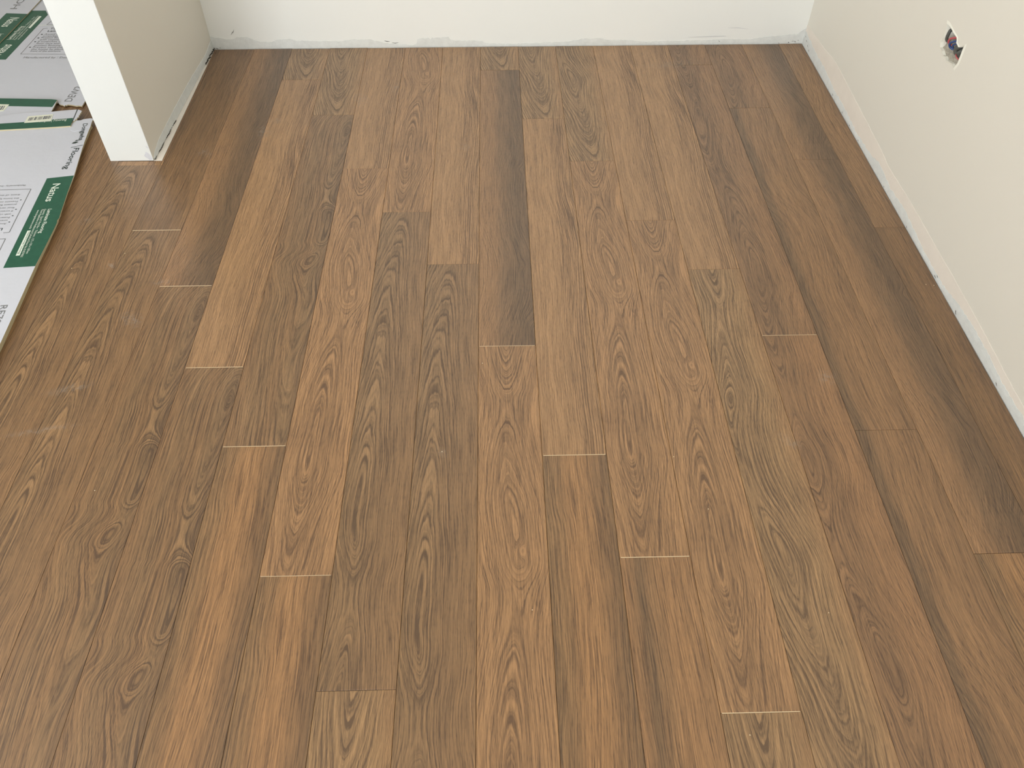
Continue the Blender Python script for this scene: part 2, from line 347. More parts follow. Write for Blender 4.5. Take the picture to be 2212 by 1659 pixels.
obj('plaster_strip', skirt([(-.866, .040), (-.80, .029), (-.782, .037), (-.745, .037), (-.713, .022), (-.68, .020), (-.651, .028), (-.61, .030), (-.593, .024), (-.504, .022), (-.45, .020), (-.407, .027), (-.355, .025), (-.31, .014), (-.222, .006), (-.207, .010), (-.204, .026), (-.165, .029), (-.16, .022), (-.155, .029), (-.101, .031), (-.095, .020), (-.03, .019), (.004, .018), (.02, .010), (.10, .007), (.2, .010), (.28, .012), (.33, .021), (.395, .022), (.42, .015), (.47, .017), (.54, .010), (.62, .012), (.7, .012), (.8, .016), (.88, .014), (.93, .022), (.98, .026), (1.03, .030), (XR, .052)], .0012, PB, .0016, 330, 5), M['plaster'], wb)
obj('filler_strip', skirt([(-3.0, .03), (.3, .03), (.70, .036), (.80, .036), (.94, .044), (1.10, .049), (1.40, .053), (1.55, .050), (1.62, .058), (1.78, .066), (1.85, .070), (2.06, .080), (2.15, .070), (2.25, .064), (YB, .060)], .0006, PR, .0012, 300, 6), M['filler'], wr)
obj('plaster_strip', skirt([(-3.0, .02), (.65, .018), (.74, .022), (.83, .020), (.90, .026), (.99, .029), (1.05, .022), (1.15, .010), (1.28, .013), (1.35, .020), (1.42, .026), (1.5, .018), (1.6, .030), (1.66, .018), (1.78, .012), (1.9, .020), (2.0, .018), (2.1, .030), (2.2, .030), (2.28, .036), (YB, .040)], .0022, PR, .0030, 620, 7, -.006, .003), M['plaster'], wr)
obj('plaster_strip', skirt([(1.703, .006), (1.72, .014), (1.76, .022), (1.80, .024), (1.90, .026), (2.0, .027), (2.1, .026), (2.2, .022), (2.27, .020), (YB, .030)], .0008, PLf, .0020, 160, 8, -.0006, .0022), M['plaster'], wl)
# pale lip of the screed left showing between the left wall and the boards
obj('screed_lip', prism([(-.8835, 1.7005), (-.8612, 1.7005), (-.8609, 2.3440), (-.8670, 2.3440)], -.0085, -.0005), M['filler'], wl)
# dark ragged crack between lip and plaster
def crack(path, wid, seed):
    bm = bmesh.new(); rnd = random.Random(seed); prev = None
    for (x, y, z, n) in path:
        k = wid * rnd.uniform(.3, 1.3); a = bm.verts.new((x - k, y, z)); b = bm.verts.new((x + k, y, z + .0002)); c = bm.verts.new((x, y, z - .002))
        if prev:
            bm.faces.new((prev[0], prev[1], b, a)); bm.faces.new((prev[1], prev[2], c, b)); bm.faces.new((prev[2], prev[0], a, c))
        prev = (a, b, c)
    return bm
rnd = random.Random(12)
path = []
for i in range(70):
    y = 1.703 + .20 * i / 69; path.append((LX(y) + .0026 + rnd.uniform(-.0004, .0004) + .0012 * math.sin(y * 90), y, .0016 + rnd.uniform(-.0006, .0012), 0))
obj('crack', crack(path, .0009, 2), M['grime'], wl)
path = []
for i in range(50):
    y = 2.235 + .105 * i / 49; path.append((LX(y) + .004 + rnd.uniform(-.002, .003), y, .0026 + rnd.uniform(-.001, .003), 0))
obj('crack', crack(path, .0018, 3), M['grime'], wl)
# chipped corner of the white end face and a few marks and dirt specks
def flat_patch(poly, place):
    bm = bmesh.new(); bm.faces.new([bm.verts.new(place(a, b)) for a, b in poly])
    bmesh.ops.triangulate(bm, faces=bm.faces); return bm
obj('chipped_patch', flat_patch([(-.9035, .0165), (-.8980, .0225), (-.8965, .0275), (-.8930, .0270), (-.8905, .0235), (-.8872, .0190), (-.8850, .0110), (-.8845, .0060), (-.8870, .0032), (-.8925, .0025), (-.8970, .0075), (-.9010, .0110)], lambda a, b: (a, 1.6981, b)), M['grey_plaster'], wl)
obj('chipped_patch', flat_patch([(-.8905, .0445), (-.8875, .0440), (-.8850, .0395), (-.8870, .0380)], lambda a, b: (a, 1.6981, b)), M['grey_plaster'], wl)
def mark(pts, wd, place, parent, mat, name='scuff_mark'):
    poly = [(a, b + wd * (.3 + .7 * math.sin(math.pi * i / (len(pts) - 1)))) for i, (a, b) in enumerate(pts)] + [(a, b - wd * (.3 + .7 * math.sin(math.pi * i / (len(pts) - 1)))) for i, (a, b) in reversed(list(enumerate(pts)))]
    obj(name, flat_patch(poly, place), mat, parent)
WB = lambda a, b: (a, YB - .0022, b)
WR = lambda a, b: (XR - .0036, a, b)
mark([(-.797, .046), (-.792, .052), (-.787, .056), (-.783, .063)], .0009, WB, wb, M['grime'])
mark([(-.310, .0215), (-.302, .0195), (-.293, .0190)], .0012, WB, wb, M['grey'])
mark([(-.286, .0150), (-.275, .0135), (-.265, .0150)], .0010, WB, wb, M['grey'])
mark([(.675, .0235), (.72, .0245), (.79, .0260), (.80, .0258)], .0006, WB, wb, M['grey_plaster'])
mark([(.80, .053), (.83, .053), (.866, .049)], .0006, WB, wb, M['grey_plaster'])
mark([(.777, .0125), (.779, .0095), (.782, .0075)], .0008, WB, wb, M['grime'])
mark([(.556, .0015), (.557, .0045), (.557, .0075)], .0010, WB, wb, M['grime'])
for i in range(46):                                                    # crumbs of dirt in the corners
    a = rnd.choice([(-.862, .02), (.98, .06)]); s = a[0] + rnd.uniform(-.004, a[1]); z = rnd.uniform(0, .004) + max(0, (s - 1.0)) * .2 * rnd.random()
    mark([(s - .002, z), (s, z + .001), (s + .002, z)], .0008, WB, wb, M['grime'], 'dirt_speck') if i < 14 else None
for yy, zz, sz in [(1.172, .004, .006), (1.165, .010, .004), (1.050, .004, .004), (1.052, .007, .003), (.838, .005, .005), (1.90, .004, .005), (1.83, .003, .004), (1.75, .004, .004), (1.998, .006, .004), (2.27, .010, .006), (2.29, .016, .005), (2.31, .022, .006), (2.325, .030, .005), (1.53, .003, .003), (1.36, .003, .004)]:
    q = rnd.uniform(.6, 1.2); mark([(yy - sz * q, zz - .001), (yy, zz + .0008), (yy + sz * .8, zz + .0025 * q)], .0010, WR, wr, M['grime'], 'dirt_speck')

# ------------------------------------------------------------------ floor boards
W_, L_ = .122, 1.2099
J = {0: 2.1841, 1: 1.8915, 2: 1.671, 3: 1.4056, 4: 1.2155, 5: 2.2032, 6: 1.939, 7: 1.6653, 8: 1.3644, -1: 1.247, -2: 1.4528, -3: 1.649, -4: 1.9257, -5: 2.1347, -6: 1.1823, -7: 1.3917,
     -8: 1.6775, -9: 2.05, -10: 1.15, -11: 1.55, -12: 1.86, -13: 1.2, -14: 1.62, -15: 2.0, -16: 1.3, -17: 1.75, -18: 2.1, -19: 1.4, -20: 1.8, -21: 1.1, -22: 1.6, -23: 2.0, -24: 1.35, -25: 1.7, -26: 1.95}
SEQ = {0: 'KFCEG', 1: 'KEGBF', 2: 'KCHFE', 3: 'ECKGB', 4: 'EKAFC', 5: 'MMQEF', 6: 'MNNCA', 7: 'FFGKB', 8: 'SRMFG', -1: 'EBGKF', -2: 'CBKFE', -3: 'ECGFB', -4: 'KAGEC', -5: 'KEAFB', -6: 'FAGKC', -7: 'RBEFG', -8: 'EBFGC'}
AX0 = .0
CH = .00055
LIP = {(-7, 0): 1, (-6, 0): 1, (-5, 1): 1, (-4, 1): 1, (-3, 1): .5, (0, 1): .35, (1, 1): 1.2, (2, 1): 1.5, (3, 1): 1.4, (5, 1): .5}
def plank(x0, x1, y0, y1, xa, yt, key, z=0.0):
    """x0..x1, y0..y1: the cut piece; xa, yt: left edge and far end of the uncut board"""
    g = .00024; x0 += g; x1 -= g; y0 += g; y1 -= g
    bm = bmesh.new(); uv = bm.loops.layers.uv.new('UVMap')
    c = CH
    ring = lambda x0, x1, y0, y1, z: [bm.verts.new(p) for p in ((x0, y0, z), (x1, y0, z), (x1, y1, z), (x0, y1, z))]
    lo = ring(x0, x1, y0, y1, -.0082); mi = ring(x0, x1, y0, y1, z - c); hi = ring(x0 + c, x1 - c, y0 + c, y1 - c, z)
    bm.faces.new(hi)
    for a, b in ((lo, mi), (mi, hi)):
        for i in range(4): j = (i + 1) % 4; bm.faces.new((a[i], a[j], b[j], b[i]))
    for f in bm.faces:
        for l in f.loops: l[uv].uv = ((l.vert.co.x - xa) / W_, (yt - l.vert.co.y) / L_)
    return obj('plank', bm, P[key], floor)
rp = random.Random(8)
BACK = {-6: 2.3405, -5: 2.3385, -4: 2.3415, -3: 2.339, -2: 2.3395, -1: 2.3395, 0: 2.3395, 1: 2.339, 2: 2.340, 3: 2.3395, 4: 2.3395, 5: 2.340, 6: 2.3395, 7: 2.339, 8: 2.341}
for c in range(-26, 9):
    xa = c * W_; x0, x1 = xa, xa + W_
    if c == 8: x1 = XR - .0045
    if c == -26: x0 = -3.19
    if x1 < -3.15 and c != -26: continue
    far_y = BACK.get(c, 2.3395) if c >= -8 else 4.49
    seq = SEQ.get(c) or ''.join(rp.choice('ERBCNA') for _ in range(6))
    if c == -9: seq = 'SSSRB'
    if c == -10: seq = 'RBCAE'
    y = J[c]; k = 0
    # the far piece(s)
    tops = [y + L_ * i for i in range(0, 5)]
    bounds = [b for b in tops if b < far_y - .02] + [far_y]
    pieces = []
    for i in range(len(bounds) - 1): pieces.append((bounds[i], bounds[i + 1], tops[i] + L_))
    pieces.reverse()
    yy = y
    while yy > -2.99:
        pieces.append((max(yy - L_, -2.99), yy, yy)); yy -= L_
    off = len([1 for q in pieces if q[2] > y + .01]) - 1
    for i, (a, b, yt) in enumerate(pieces):
        key = seq[(i - off) % len(seq)] if i >= off else rp.choice('ERBN')
        xx0 = x0
        if c == -8 and b > 1.70:                      # cut round the end of the wall: the strip before it and the sliver beside it
            plank(x0, x1, a, 1.6975, xa, yt, key)
            plank(-.8605, x1, 1.6975, 2.3395, xa, yt, 'R')
            continue
        p_ = plank(xx0, x1, a, b, xa, yt, key, rp.uniform(-.00015, .00015))
        st = LIP.get((c, i - 0))
        if st:                                        # pale core along the near end, painted to stand for the edge catching light
            wdt = .0006 * st
            obj('pale_edge_glint', bx(xx0 + .002, x1 - .002, a - .0002, a + wdt, -.004, .00025), M['core'], p_)

# ------------------------------------------------------------------ cardboard cartons
D = {'S1_out': [(-1.101,1.8949),(-1.1018,1.8812),(-1.0978,1.8564),(-1.0945,1.8223),(-1.0887,1.777),(-1.0826,1.7352),(-1.0742,1.6833),(-1.0624,1.6116),(-1.0539,1.5369),(-1.0443,1.4714),(-1.0392,1.4368),(-1.0376,1.4274),(-1.0389,1.418),(-1.0362,1.4086),(-1.0347,1.3883),(-1.0316,1.3202),(-1.0286,1.2435),(-1.0187,1.1166),(-1.0092,0.9896),(-0.99,0.72),(-1.43,0.73),(-1.4422,1.8885),(-1.2845,1.8851),(-1.1628,1.8726),(-1.1545,1.8786),(-1.1512,1.8885),(-1.1442,1.8871),(-1.1365,1.8874),(-1.1305,1.893),(-1.1221,1.8954),(-1.1123,1.8977)],'S1_green': [(-1.1284,1.5993),(-1.063,1.6112),(-1.0539,1.5369),(-1.0443,1.4714),(-1.0392,1.4368),(-1.0376,1.4274),(-1.0389,1.418),(-1.0362,1.4086),(-1.0347,1.3883),(-1.0316,1.3202),(-1.0289,1.2435),(-1.1,1.2385)],'S1_flap': [(-1.1539,1.8576),(-1.1545,1.8749),(-1.15,1.8847),(-1.143,1.8833),(-1.1329,1.8843),(-1.127,1.8905),(-1.1098,1.8939),(-1.1033,1.89),(-1.0978,1.8564),(-1.1032,1.8491),(-1.1146,1.8445),(-1.1214,1.8337),(-1.1349,1.8279),(-1.1477,1.8355)],'S1_box': [(-1.277,1.5488),(-1.1524,1.5522),(-1.1381,1.3724),(-1.152,1.3709)],'S1_box2': [(-1.1935,1.3449),(-1.1374,1.3472),(-1.1338,1.3051),(-1.1296,1.2408)],'S1_tag': [(-1.0962,1.3778),(-1.0884,1.3785),(-1.0793,1.2833),(-1.0883,1.2826)],'S1_dots': [(-1.1605,1.5052),(-1.1574,1.4652),(-1.1553,1.4388),(-1.1537,1.4134)],'S1_bar': [(-1.1159,1.7451),(-1.0873,1.7572)],'S1_leaf': [(-1.103,1.7761),(-1.1019,1.7633),(-1.0925,1.7712),(-1.0942,1.7666)],'S2_out': [(-1.6617,1.8625),(-1.3705,1.909),(-1.3143,1.925),(-1.2326,1.9304),(-1.1964,1.9366),(-1.1622,1.9412),(-1.1563,1.9396),(-1.1459,1.9321),(-1.1467,1.9265),(-1.1448,1.9227),(-1.1475,1.9189),(-1.1447,1.9125),(-1.147,1.9075),(-1.1442,1.9011),(-1.1474,1.8949),(-1.146,1.8886),(-1.15,1.8849),(-1.1489,1.8799),(-1.1527,1.8775),(-1.1537,1.8688),(-1.1514,1.8516),(-1.2163,1.8444),(-1.341,1.8342),(-1.652,1.7904)],'S2_fold': [(-1.1616,1.9412),(-1.153,1.8676)],'S2_green': [(-1.6633,1.8262),(-1.3542,1.8677),(-1.2895,1.8747),(-1.2183,1.8864),(-1.1582,1.8938),(-1.1545,1.8713),(-1.1515,1.8521),(-1.2166,1.8451),(-1.3414,1.8352),(-1.6519,1.7928)],'S2_label': [(-1.2874,1.8697),(-1.2147,1.8781),(-1.222,1.9154),(-1.2892,1.9052)],'S2_bars': [(-1.2813,1.8805),(-1.2218,1.8907),(-1.2233,1.9078),(-1.2825,1.8978)],'S3_out': [(-1.7399,2.0194),(-1.4151,2.0173),(-1.3323,2.0128),(-1.2624,2.0087),(-1.2427,2.0042),(-1.2426,1.9981),(-1.2412,1.9875),(-1.2394,1.9717),(-1.2372,1.9389),(-1.2363,1.9328),(-1.3698,1.9026),(-1.6803,1.8695)],'S3_green': [(-1.7395,2.0186),(-1.4149,2.0167),(-1.3321,2.0123),(-1.2622,2.0081),(-1.2431,2.0037),(-1.2433,1.9637),(-1.3702,1.9711),(-1.3972,1.9719),(-1.7288,1.9691)],'S3_label': [(-1.4939,1.9797),(-1.4012,1.9819),(-1.3735,1.9798),(-1.3733,1.9706),(-1.3762,1.9422),(-1.4896,1.9382)],'S3_bars': [(-1.4636,1.9712),(-1.3817,1.9716),(-1.3796,1.9492),(-1.4646,1.9479)],'S4_out': [(-1.7406,2.0119),(-1.4137,2.0049),(-1.2639,2.0017),(-1.2498,2.0001),(-1.2424,2.002),(-1.2366,1.9931),(-1.2316,1.9904),(-1.2272,1.9895),(-1.2221,1.9862),(-1.2168,1.9806),(-1.2171,1.9874),(-1.2128,1.9866),(-1.21,1.9905),(-1.2031,1.9898),(-1.194,1.9869),(-1.183,1.9822),(-1.1769,1.9839),(-1.166,1.9806),(-1.1663,2.0116),(-1.1657,2.1148),(-1.167,2.75),(-1.16,3.3),(-2.4,3.34),(-2.4,2.02)],'S4_green': [(-1.5647,2.628),(-1.5026,2.6275),(-1.4837,2.5944),(-1.5014,2.2729),(-1.7389,2.2773),(-2.1044,2.2851),(-1.7567,2.6328)],'S4_box': [(-1.4479,2.4917),(-1.4614,2.4885),(-1.4685,2.3088),(-1.2383,2.3023)],'S4_box2': [(-1.4442,2.6008),(-1.4603,2.5178),(-1.3523,2.5138)],'S4_fold': [(-1.4851,2.5138),(-1.3028,2.5041)],'S4_tag': [(-1.5135,2.4948),(-1.5059,2.4929),(-1.5005,2.5822),(-1.5091,2.5841)],'S4_dots': [(-1.4506,2.446),(-1.4527,2.4204),(-1.4536,2.3941),(-1.4556,2.355)],'S4_strip': [(-1.228,2.0054),(-1.2079,2.0904),(-1.198,2.0708),(-1.2009,2.0035)],'S5_out': [(-2.3,3.2),(-1.6,3.2),(-1.5469,2.7129),(-1.5492,2.6509),(-1.5512,2.5943),(-1.5591,2.435),(-1.5623,2.3857),(-1.5793,2.1449),(-2.3,2.16)],'S5_green': [(-1.6256,2.6009),(-1.551,2.5936),(-1.5591,2.435),(-1.5623,2.3857),(-1.5717,2.263),(-1.6445,2.2646)],'T': [('S1','Dongwha',(-1.1219,1.8667),(-1.1067,1.7797),0.0125,'ink'),('S1','Flooring',(-1.1063,1.7426),(-1.1006,1.6402),0.015,'ink'),('S1','Natus',(-1.1033,1.5737),(-1.0962,1.496),0.019,'cream'),('S1','Laminate Flooring',(-1.0769,1.4644),(-1.0651,1.3672),0.009,'cream'),('S1','Quantity : 12pcs/1.76m2 Box   Thickness..: 12T x 120 x 1207mm',(-1.0867,1.4646),(-1.0669,1.289),0.0052,'cream'),('S1','Patent Application of Antibacterial Cylindrical Shear No.10-0574055',(-1.0929,1.4628),(-1.0751,1.2764),0.0052,'cream'),('S1','www.dongwhanature.com/kr',(-1.1021,1.4611),(-1.0949,1.3832),0.0052,'cream'),('S1','Advanced Korean Technology',(-1.0926,1.3741),(-1.0859,1.2877),0.0055,'green'),('S1','Manufactured by : Dongwha Nature Flooring',(-1.1728,1.5721),(-1.3072,1.5648),0.006,'grey'),('S1','front of the entrance',(-1.1718,1.5304),(-1.2672,1.5249),0.0058,'grey'),('S1','the home by placing a mat in',(-1.1678,1.5153),(-1.2838,1.5087),0.0058,'grey'),('S1','Prevent sand,soil or dirt from',(-1.166,1.5014),(-1.2894,1.4945),0.0058,'grey'),('S1','protect flooring surface when',(-1.1647,1.4886),(-1.2841,1.4819),0.0058,'grey'),('S1','floor care and maintenance',(-1.1641,1.475),(-1.2673,1.4692),0.0058,'grey'),('S1','If scratches to minimal,use',(-1.1629,1.4615),(-1.2674,1.4557),0.0058,'grey'),('S1','with coasters or felt pads',(-1.1623,1.4481),(-1.2564,1.4429),0.0058,'grey'),('S1','Protect floor from heavy items',(-1.1606,1.4348),(-1.2675,1.4289),0.0058,'grey'),('S1','scratches here and there',(-1.1609,1.4225),(-1.2459,1.4179),0.0058,'grey'),('S1','Avoid sliding furniture,it',(-1.1587,1.4095),(-1.2515,1.4044),0.0058,'grey'),('S1','Laminate Flooring',(-1.1597,1.3892),(-1.287,1.3829),0.009,'ink'),('S1','RE70',(-1.0552,1.1099),(-1.0493,1.0509),0.016,'grey'),('S2','Dongwha',(-1.246,1.8728),(-1.2173,1.8761),0.01,'cream'),('S2','| Flooring',(-1.2132,1.8756),(-1.1726,1.8804),0.013,'cream'),('S4','Natus',(-1.5288,2.3038),(-1.519,2.3734),0.032,'cream'),('S4','Laminate Flooring',(-1.5405,2.4097),(-1.5336,2.5073),0.012,'cream'),('S4','Quantity : 12pcs/1.76m2 Box  Thickness : 12mm',(-1.5314,2.4095),(-1.5207,2.5772),0.006,'cream'),('S4','Patent Application of Antibacterial Cylindrical Shear',(-1.5224,2.4077),(-1.5112,2.5878),0.006,'cream'),('S4','www.dongwhanature.com/kr',(-1.5125,2.4091),(-1.5088,2.4861),0.006,'cream'),('S4','Tips for Care of',(-1.4383,2.484),(-1.3108,2.4813),0.011,'ink'),('S4','Laminate Flooring',(-1.4399,2.465),(-1.297,2.4619),0.011,'ink'),('S4','Avoid sliding furniture,it',(-1.4425,2.4425),(-1.2973,2.4394),0.01,'grey'),('S4','scratches here and there',(-1.4422,2.4291),(-1.3082,2.4263),0.01,'grey'),('S4','Protect floor from heavy items',(-1.4439,2.4169),(-1.2814,2.4135),0.01,'grey'),('S4','with coasters or felt pads',(-1.4436,2.4037),(-1.3074,2.4008),0.01,'grey'),('S4','If scratches to minimal,use',(-1.4447,2.3903),(-1.2954,2.3872),0.01,'grey'),('S4','floor care and maintenance',(-1.4452,2.3773),(-1.2986,2.3742),0.01,'grey'),('S4','protect flooring surface when',(-1.4455,2.3638),(-1.2866,2.3604),0.01,'grey'),('S4','Prevent sand,soil or dirt from',(-1.4465,2.3503),(-1.2747,2.3467),0.01,'grey'),('S4','the home by placing a mat in',(-1.4466,2.3366),(-1.2851,2.3332),0.01,'grey'),('S4','front of the entrance',(-1.4448,2.324),(-1.3477,2.3219),0.01,'grey'),('S4','Manufactured by : Dongwha Nature',(-1.4498,2.2804),(-1.2298,2.2758),0.011,'grey'),('S4','DEW2',(-1.2062,2.0071),(-1.2028,2.0959),0.022,'grey'),('S5','Natus',(-1.5979,2.5667),(-1.6031,2.4969),0.032,'cream'),('S5','HOEYO',(-1.6031,2.6336),(-1.6004,2.8355),0.024,'grey'),('S5','Laminate Flooring',(-1.586,2.4456),(-1.5946,2.3734),0.014,'cream')],'Z': {'S1': 0.014,'S2': 0.0175,'S3': 0.0136,'S4': 0.006,'S5': 0.0098}}
SMEARS = [(-0.9792, 1.4317, 0.05, 0.03, 0.5), (-0.6111, 1.8377, 0.05, 0.08, 0.3), (-0.5882, 1.8943, 0.05, 0.04, 0.2), (-0.7567, 1.7345, 0.04, 0.04, 0.6), (-0.7389, 1.7227, 0.03, 0.02, 1), (-0.7618, 1.0738, 0.05, 0.08, 0.8), (-0.863, 1.2566, 0.03, 0.03, 0.5), (-0.3543, 2.0119, 0.05, 0.1, 0.2), (-0.256, 2.0786, 0.03, 0.08, 0.1), (0.6026, 2.2062, 0.2, 0.06, 0.15), (-0.0402, 1.7468, 0.035, 0.05, 0.2), (-0.8295, 0.8714, 0.12, 0.03, 0.3), (-0.8465, 0.7638, 0.16, 0.02, 0.2), (0.7162, 0.869, 0.05, 0.05, 0.2), (0.6003, 0.7032, 0.03, 0.06, 0.9), (-0.0677, 0.6926, 0.02, 0.04, 0.6), (-0.7284, 1.1962, 0.06, 0.03, 0.1)]
CRUMBS = [(0.0084, 0.9239), (-0.844, 1.3023), (1.0258, 1.1497), (1.0426, 1.1461), (0.4141, 0.5554), (0.403, 0.1636), (-0.6983, 0.6202), (0.5735, 0.3524), (-0.9524, 1.2502), (-0.0678, 0.6948), (0.0908, 0.3682), (0.37, 0.673), (0.9751, 2.0301), (0.6703, 2.2415)]
TEXTS = {}
def lettering(s, A, B, h, mat, z, parent, name='lettering'):
    cu = bpy.data.curves.new('t', 'FONT'); cu.body = s; cu.size = 1.0; cu.resolution_u = 2; cu.offset = .010 if s in ('Natus', 'Laminate Flooring', 'Flooring', 'Dongwha') else 0.0
    tmp = bpy.data.objects.new('t', cu); C.objects.link(tmp)
    bpy.context.view_layer.update()
    me = bpy.data.meshes.new_from_object(tmp.evaluated_get(bpy.context.evaluated_depsgraph_get()))
    bpy.data.objects.remove(tmp); bpy.data.curves.remove(cu)
    xs = [v.co.x for v in me.vertices]; x0, x1 = min(xs), max(xs)
    A = Vector(A); B = Vector(B); d = B - A; n = Vector((-d.y, d.x)).normalized()
    for v in me.vertices:
        q = A + d * ((v.co.x - x0) / (x1 - x0)) + n * (v.co.y / .70 * h)
        v.co = (q.x, q.y, z)
    me.materials.clear(); me.materials.append(mat); me.name = name
    return link(bpy.data.objects.new(name, me), parent)
def carton(k, label, th=.003, inset=.012, under=True, zlow=0.0002):
    z = D['Z'][k]; root = tag(empty('cardboard_sheet', (D[k + '_out'][0][0], D[k + '_out'][0][1], 0)), label, 'cardboard', 'flattened flooring cartons')
    inv = root.location.copy(); bpy.context.view_layer.update()
    K = {}
    def part(name, bm, mat):
        o = obj(name, bm, mat, root); o.matrix_parent_inverse = Matrix.Translation(-inv); return o
    top = part('top_panel', prism(D[k + '_out'], z - th, z), M['board'])
    # brown torn edge: side faces show the core
    top.data.materials.append(M['kraft'])
    for p in top.data.polygons:
        if abs(p.normal.z) < .5: p.material_index = 1
    if under:
        pts = [Vector(q) for q in D[k + '_out']]; cx = sum((q for q in pts), Vector((0, 0))) / len(pts); out = []
        for q in pts:
            d = q - cx; out.append(tuple(q - d.normalized() * min(inset * 1.6, d.length * .2)))
        if k == 'S3': out = [(-1.60, 1.93), (-1.262, 1.945), (-1.262, 1.972), (-1.60, 1.972)]
        part('under_panel', prism(out, zlow, z - th - .0003), M['kraft'])
    if k + '_green' in D: part('green_panel', prism(D[k + '_green'], z - .0001, z + .00025), M['green'])
    if k + '_flap' in D: part('raised_flap', prism(D[k + '_flap'], z - .0002, z + .0007), M['board'])
    if k + '_label' in D:
        lb = part('barcode_label', prism(D[k + '_label'], z + .0001, z + .0006), M['label'])
        q = [Vector(v) for v in D[k + '_bars']]; bm = bmesh.new(); rr = random.Random(5); s = 0.0
        for wd, gp in [(.9, .5), (.5, .4), (1.2, .5), (.6, .5), (.5, 1.8), (1.6, .4), (.8, 1.9), (.5, .6), (.5, .5), (.8, .6), (.5, .6), (.7, 1.6), (2.1, .4), (1.6, .4), (1.0, .8), (1.5, .9), (1.4, .4)]:
            t0 = s / 26.0; t1 = min(1, (s + wd) / 26.0); s += wd + gp * .8
            a, b = q[0].lerp(q[1], t0), q[0].lerp(q[1], t1); c_, d_ = q[3].lerp(q[2], t1), q[3].lerp(q[2], t0)
            bm.faces.new([bm.verts.new((v.x, v.y, z + .0008)) for v in (a, b, c_, d_)])
        o = obj('barcode', bm, M['grey'], lb)
    for b in ('_box', '_box2'):
        if k + b in D:
            q = [Vector(v) for v in D[k + b]]; bm = bmesh.new(); wd = .0009
            closed = b == '_box2' and k == 'S1'
            for u_, v_ in zip(q, q[1:]):
                dd = (v_ - u_).normalized(); nn = Vector((-dd.y, dd.x)) * wd
                bm.faces.new([bm.verts.new((e.x, e.y, z + .0003)) for e in (u_ - nn, v_ - nn, v_ + nn, u_ + nn)])
            part('text_border', bm, M['grey'])
    if k + '_dots' in D:
        for x, y in D[k + '_dots']:
            bm = bmesh.new(); r = .0022 if k == 'S1' else .0036
            bm.faces.new([bm.verts.new((x + r * math.cos(a * .785), y + r * .8 * math.sin(a * .785), z + .0003)) for a in range(8)])
            part('bullet_dot', bm, M['ink'])
    if k + '_tag' in D: part('white_tag', prism(D[k + '_tag'], z + .0002, z + .0004), M['cream'])
    for (s, t, A, B, h, col) in D['T']:
        if s != k: continue
        zt = z + (.0006 if col in ('cream', 'green') else .0004) + (.0006 if t == 'Dongwha' and k == 'S1' else 0)
        o = lettering(t, A, B, h, M[col], zt, root); o.matrix_parent_inverse = Matrix.Translation(-inv)
    for (nm, wd, mt) in (('_bar', .0009, 'ink'), ('_fold', .0012, 'ink')):
        if k + nm in D:
            a, b = [Vector(v) for v in D[k + nm]]; dd = (b - a).normalized(); nn = Vector((-dd.y, dd.x)) * wd
            bm = bmesh.new(); bm.faces.new([bm.verts.new((e.x, e.y, z + .0004)) for e in (a - nn, b - nn, b + nn, a + nn)])
            part('printed_rule' if nm == '_bar' else 'fold_line', bm, M['cream'] if (k == 'S4') else M[mt])
    return root, part
carton('S4', 'big white flattened carton behind the wall end, with a long boxed list of care tips', .0035)
carton('S5', 'dull white carton sheet in the far top left corner, overlapping the green panel of another', zlow=.0068)
carton('S3', 'white strip with a dark green band and curled end, just behind the barcoded strip', .003, .03)
r1, part1 = carton('S1', 'nearest white carton sheet with green name panel along its edge, beside the bare floor', .003, .016)
carton('S2', 'narrow torn strip with barcode label lying across the top of the nearest sheet', .0033, under=False)
# two small leaf strokes of the maker's mark
z = D['Z']['S1'] + .0005
for (ax, ay, bx_, by) in ((-1.1155, 1.7775, -1.1075, 1.7835), (-1.1205, 1.7655, -1.1045, 1.7735)):
    bm = bmesh.new(); a = Vector((ax, ay)); b = Vector((bx_, by)); d = b - a; n = Vector((-d.y, d.x)) * .28; q = []
    for i in range(7): q.append(a + d * (i / 6) + n * math.sin(math.pi * i / 6))
    for i in range(5, 0, -1): q.append(a + d * (i / 6) - n * math.sin(math.pi * i / 6) * .8)
    bm.faces.new([bm.verts.new((e.x, e.y, z)) for e in q]); part1('leaf_mark', bm, M['ink'])

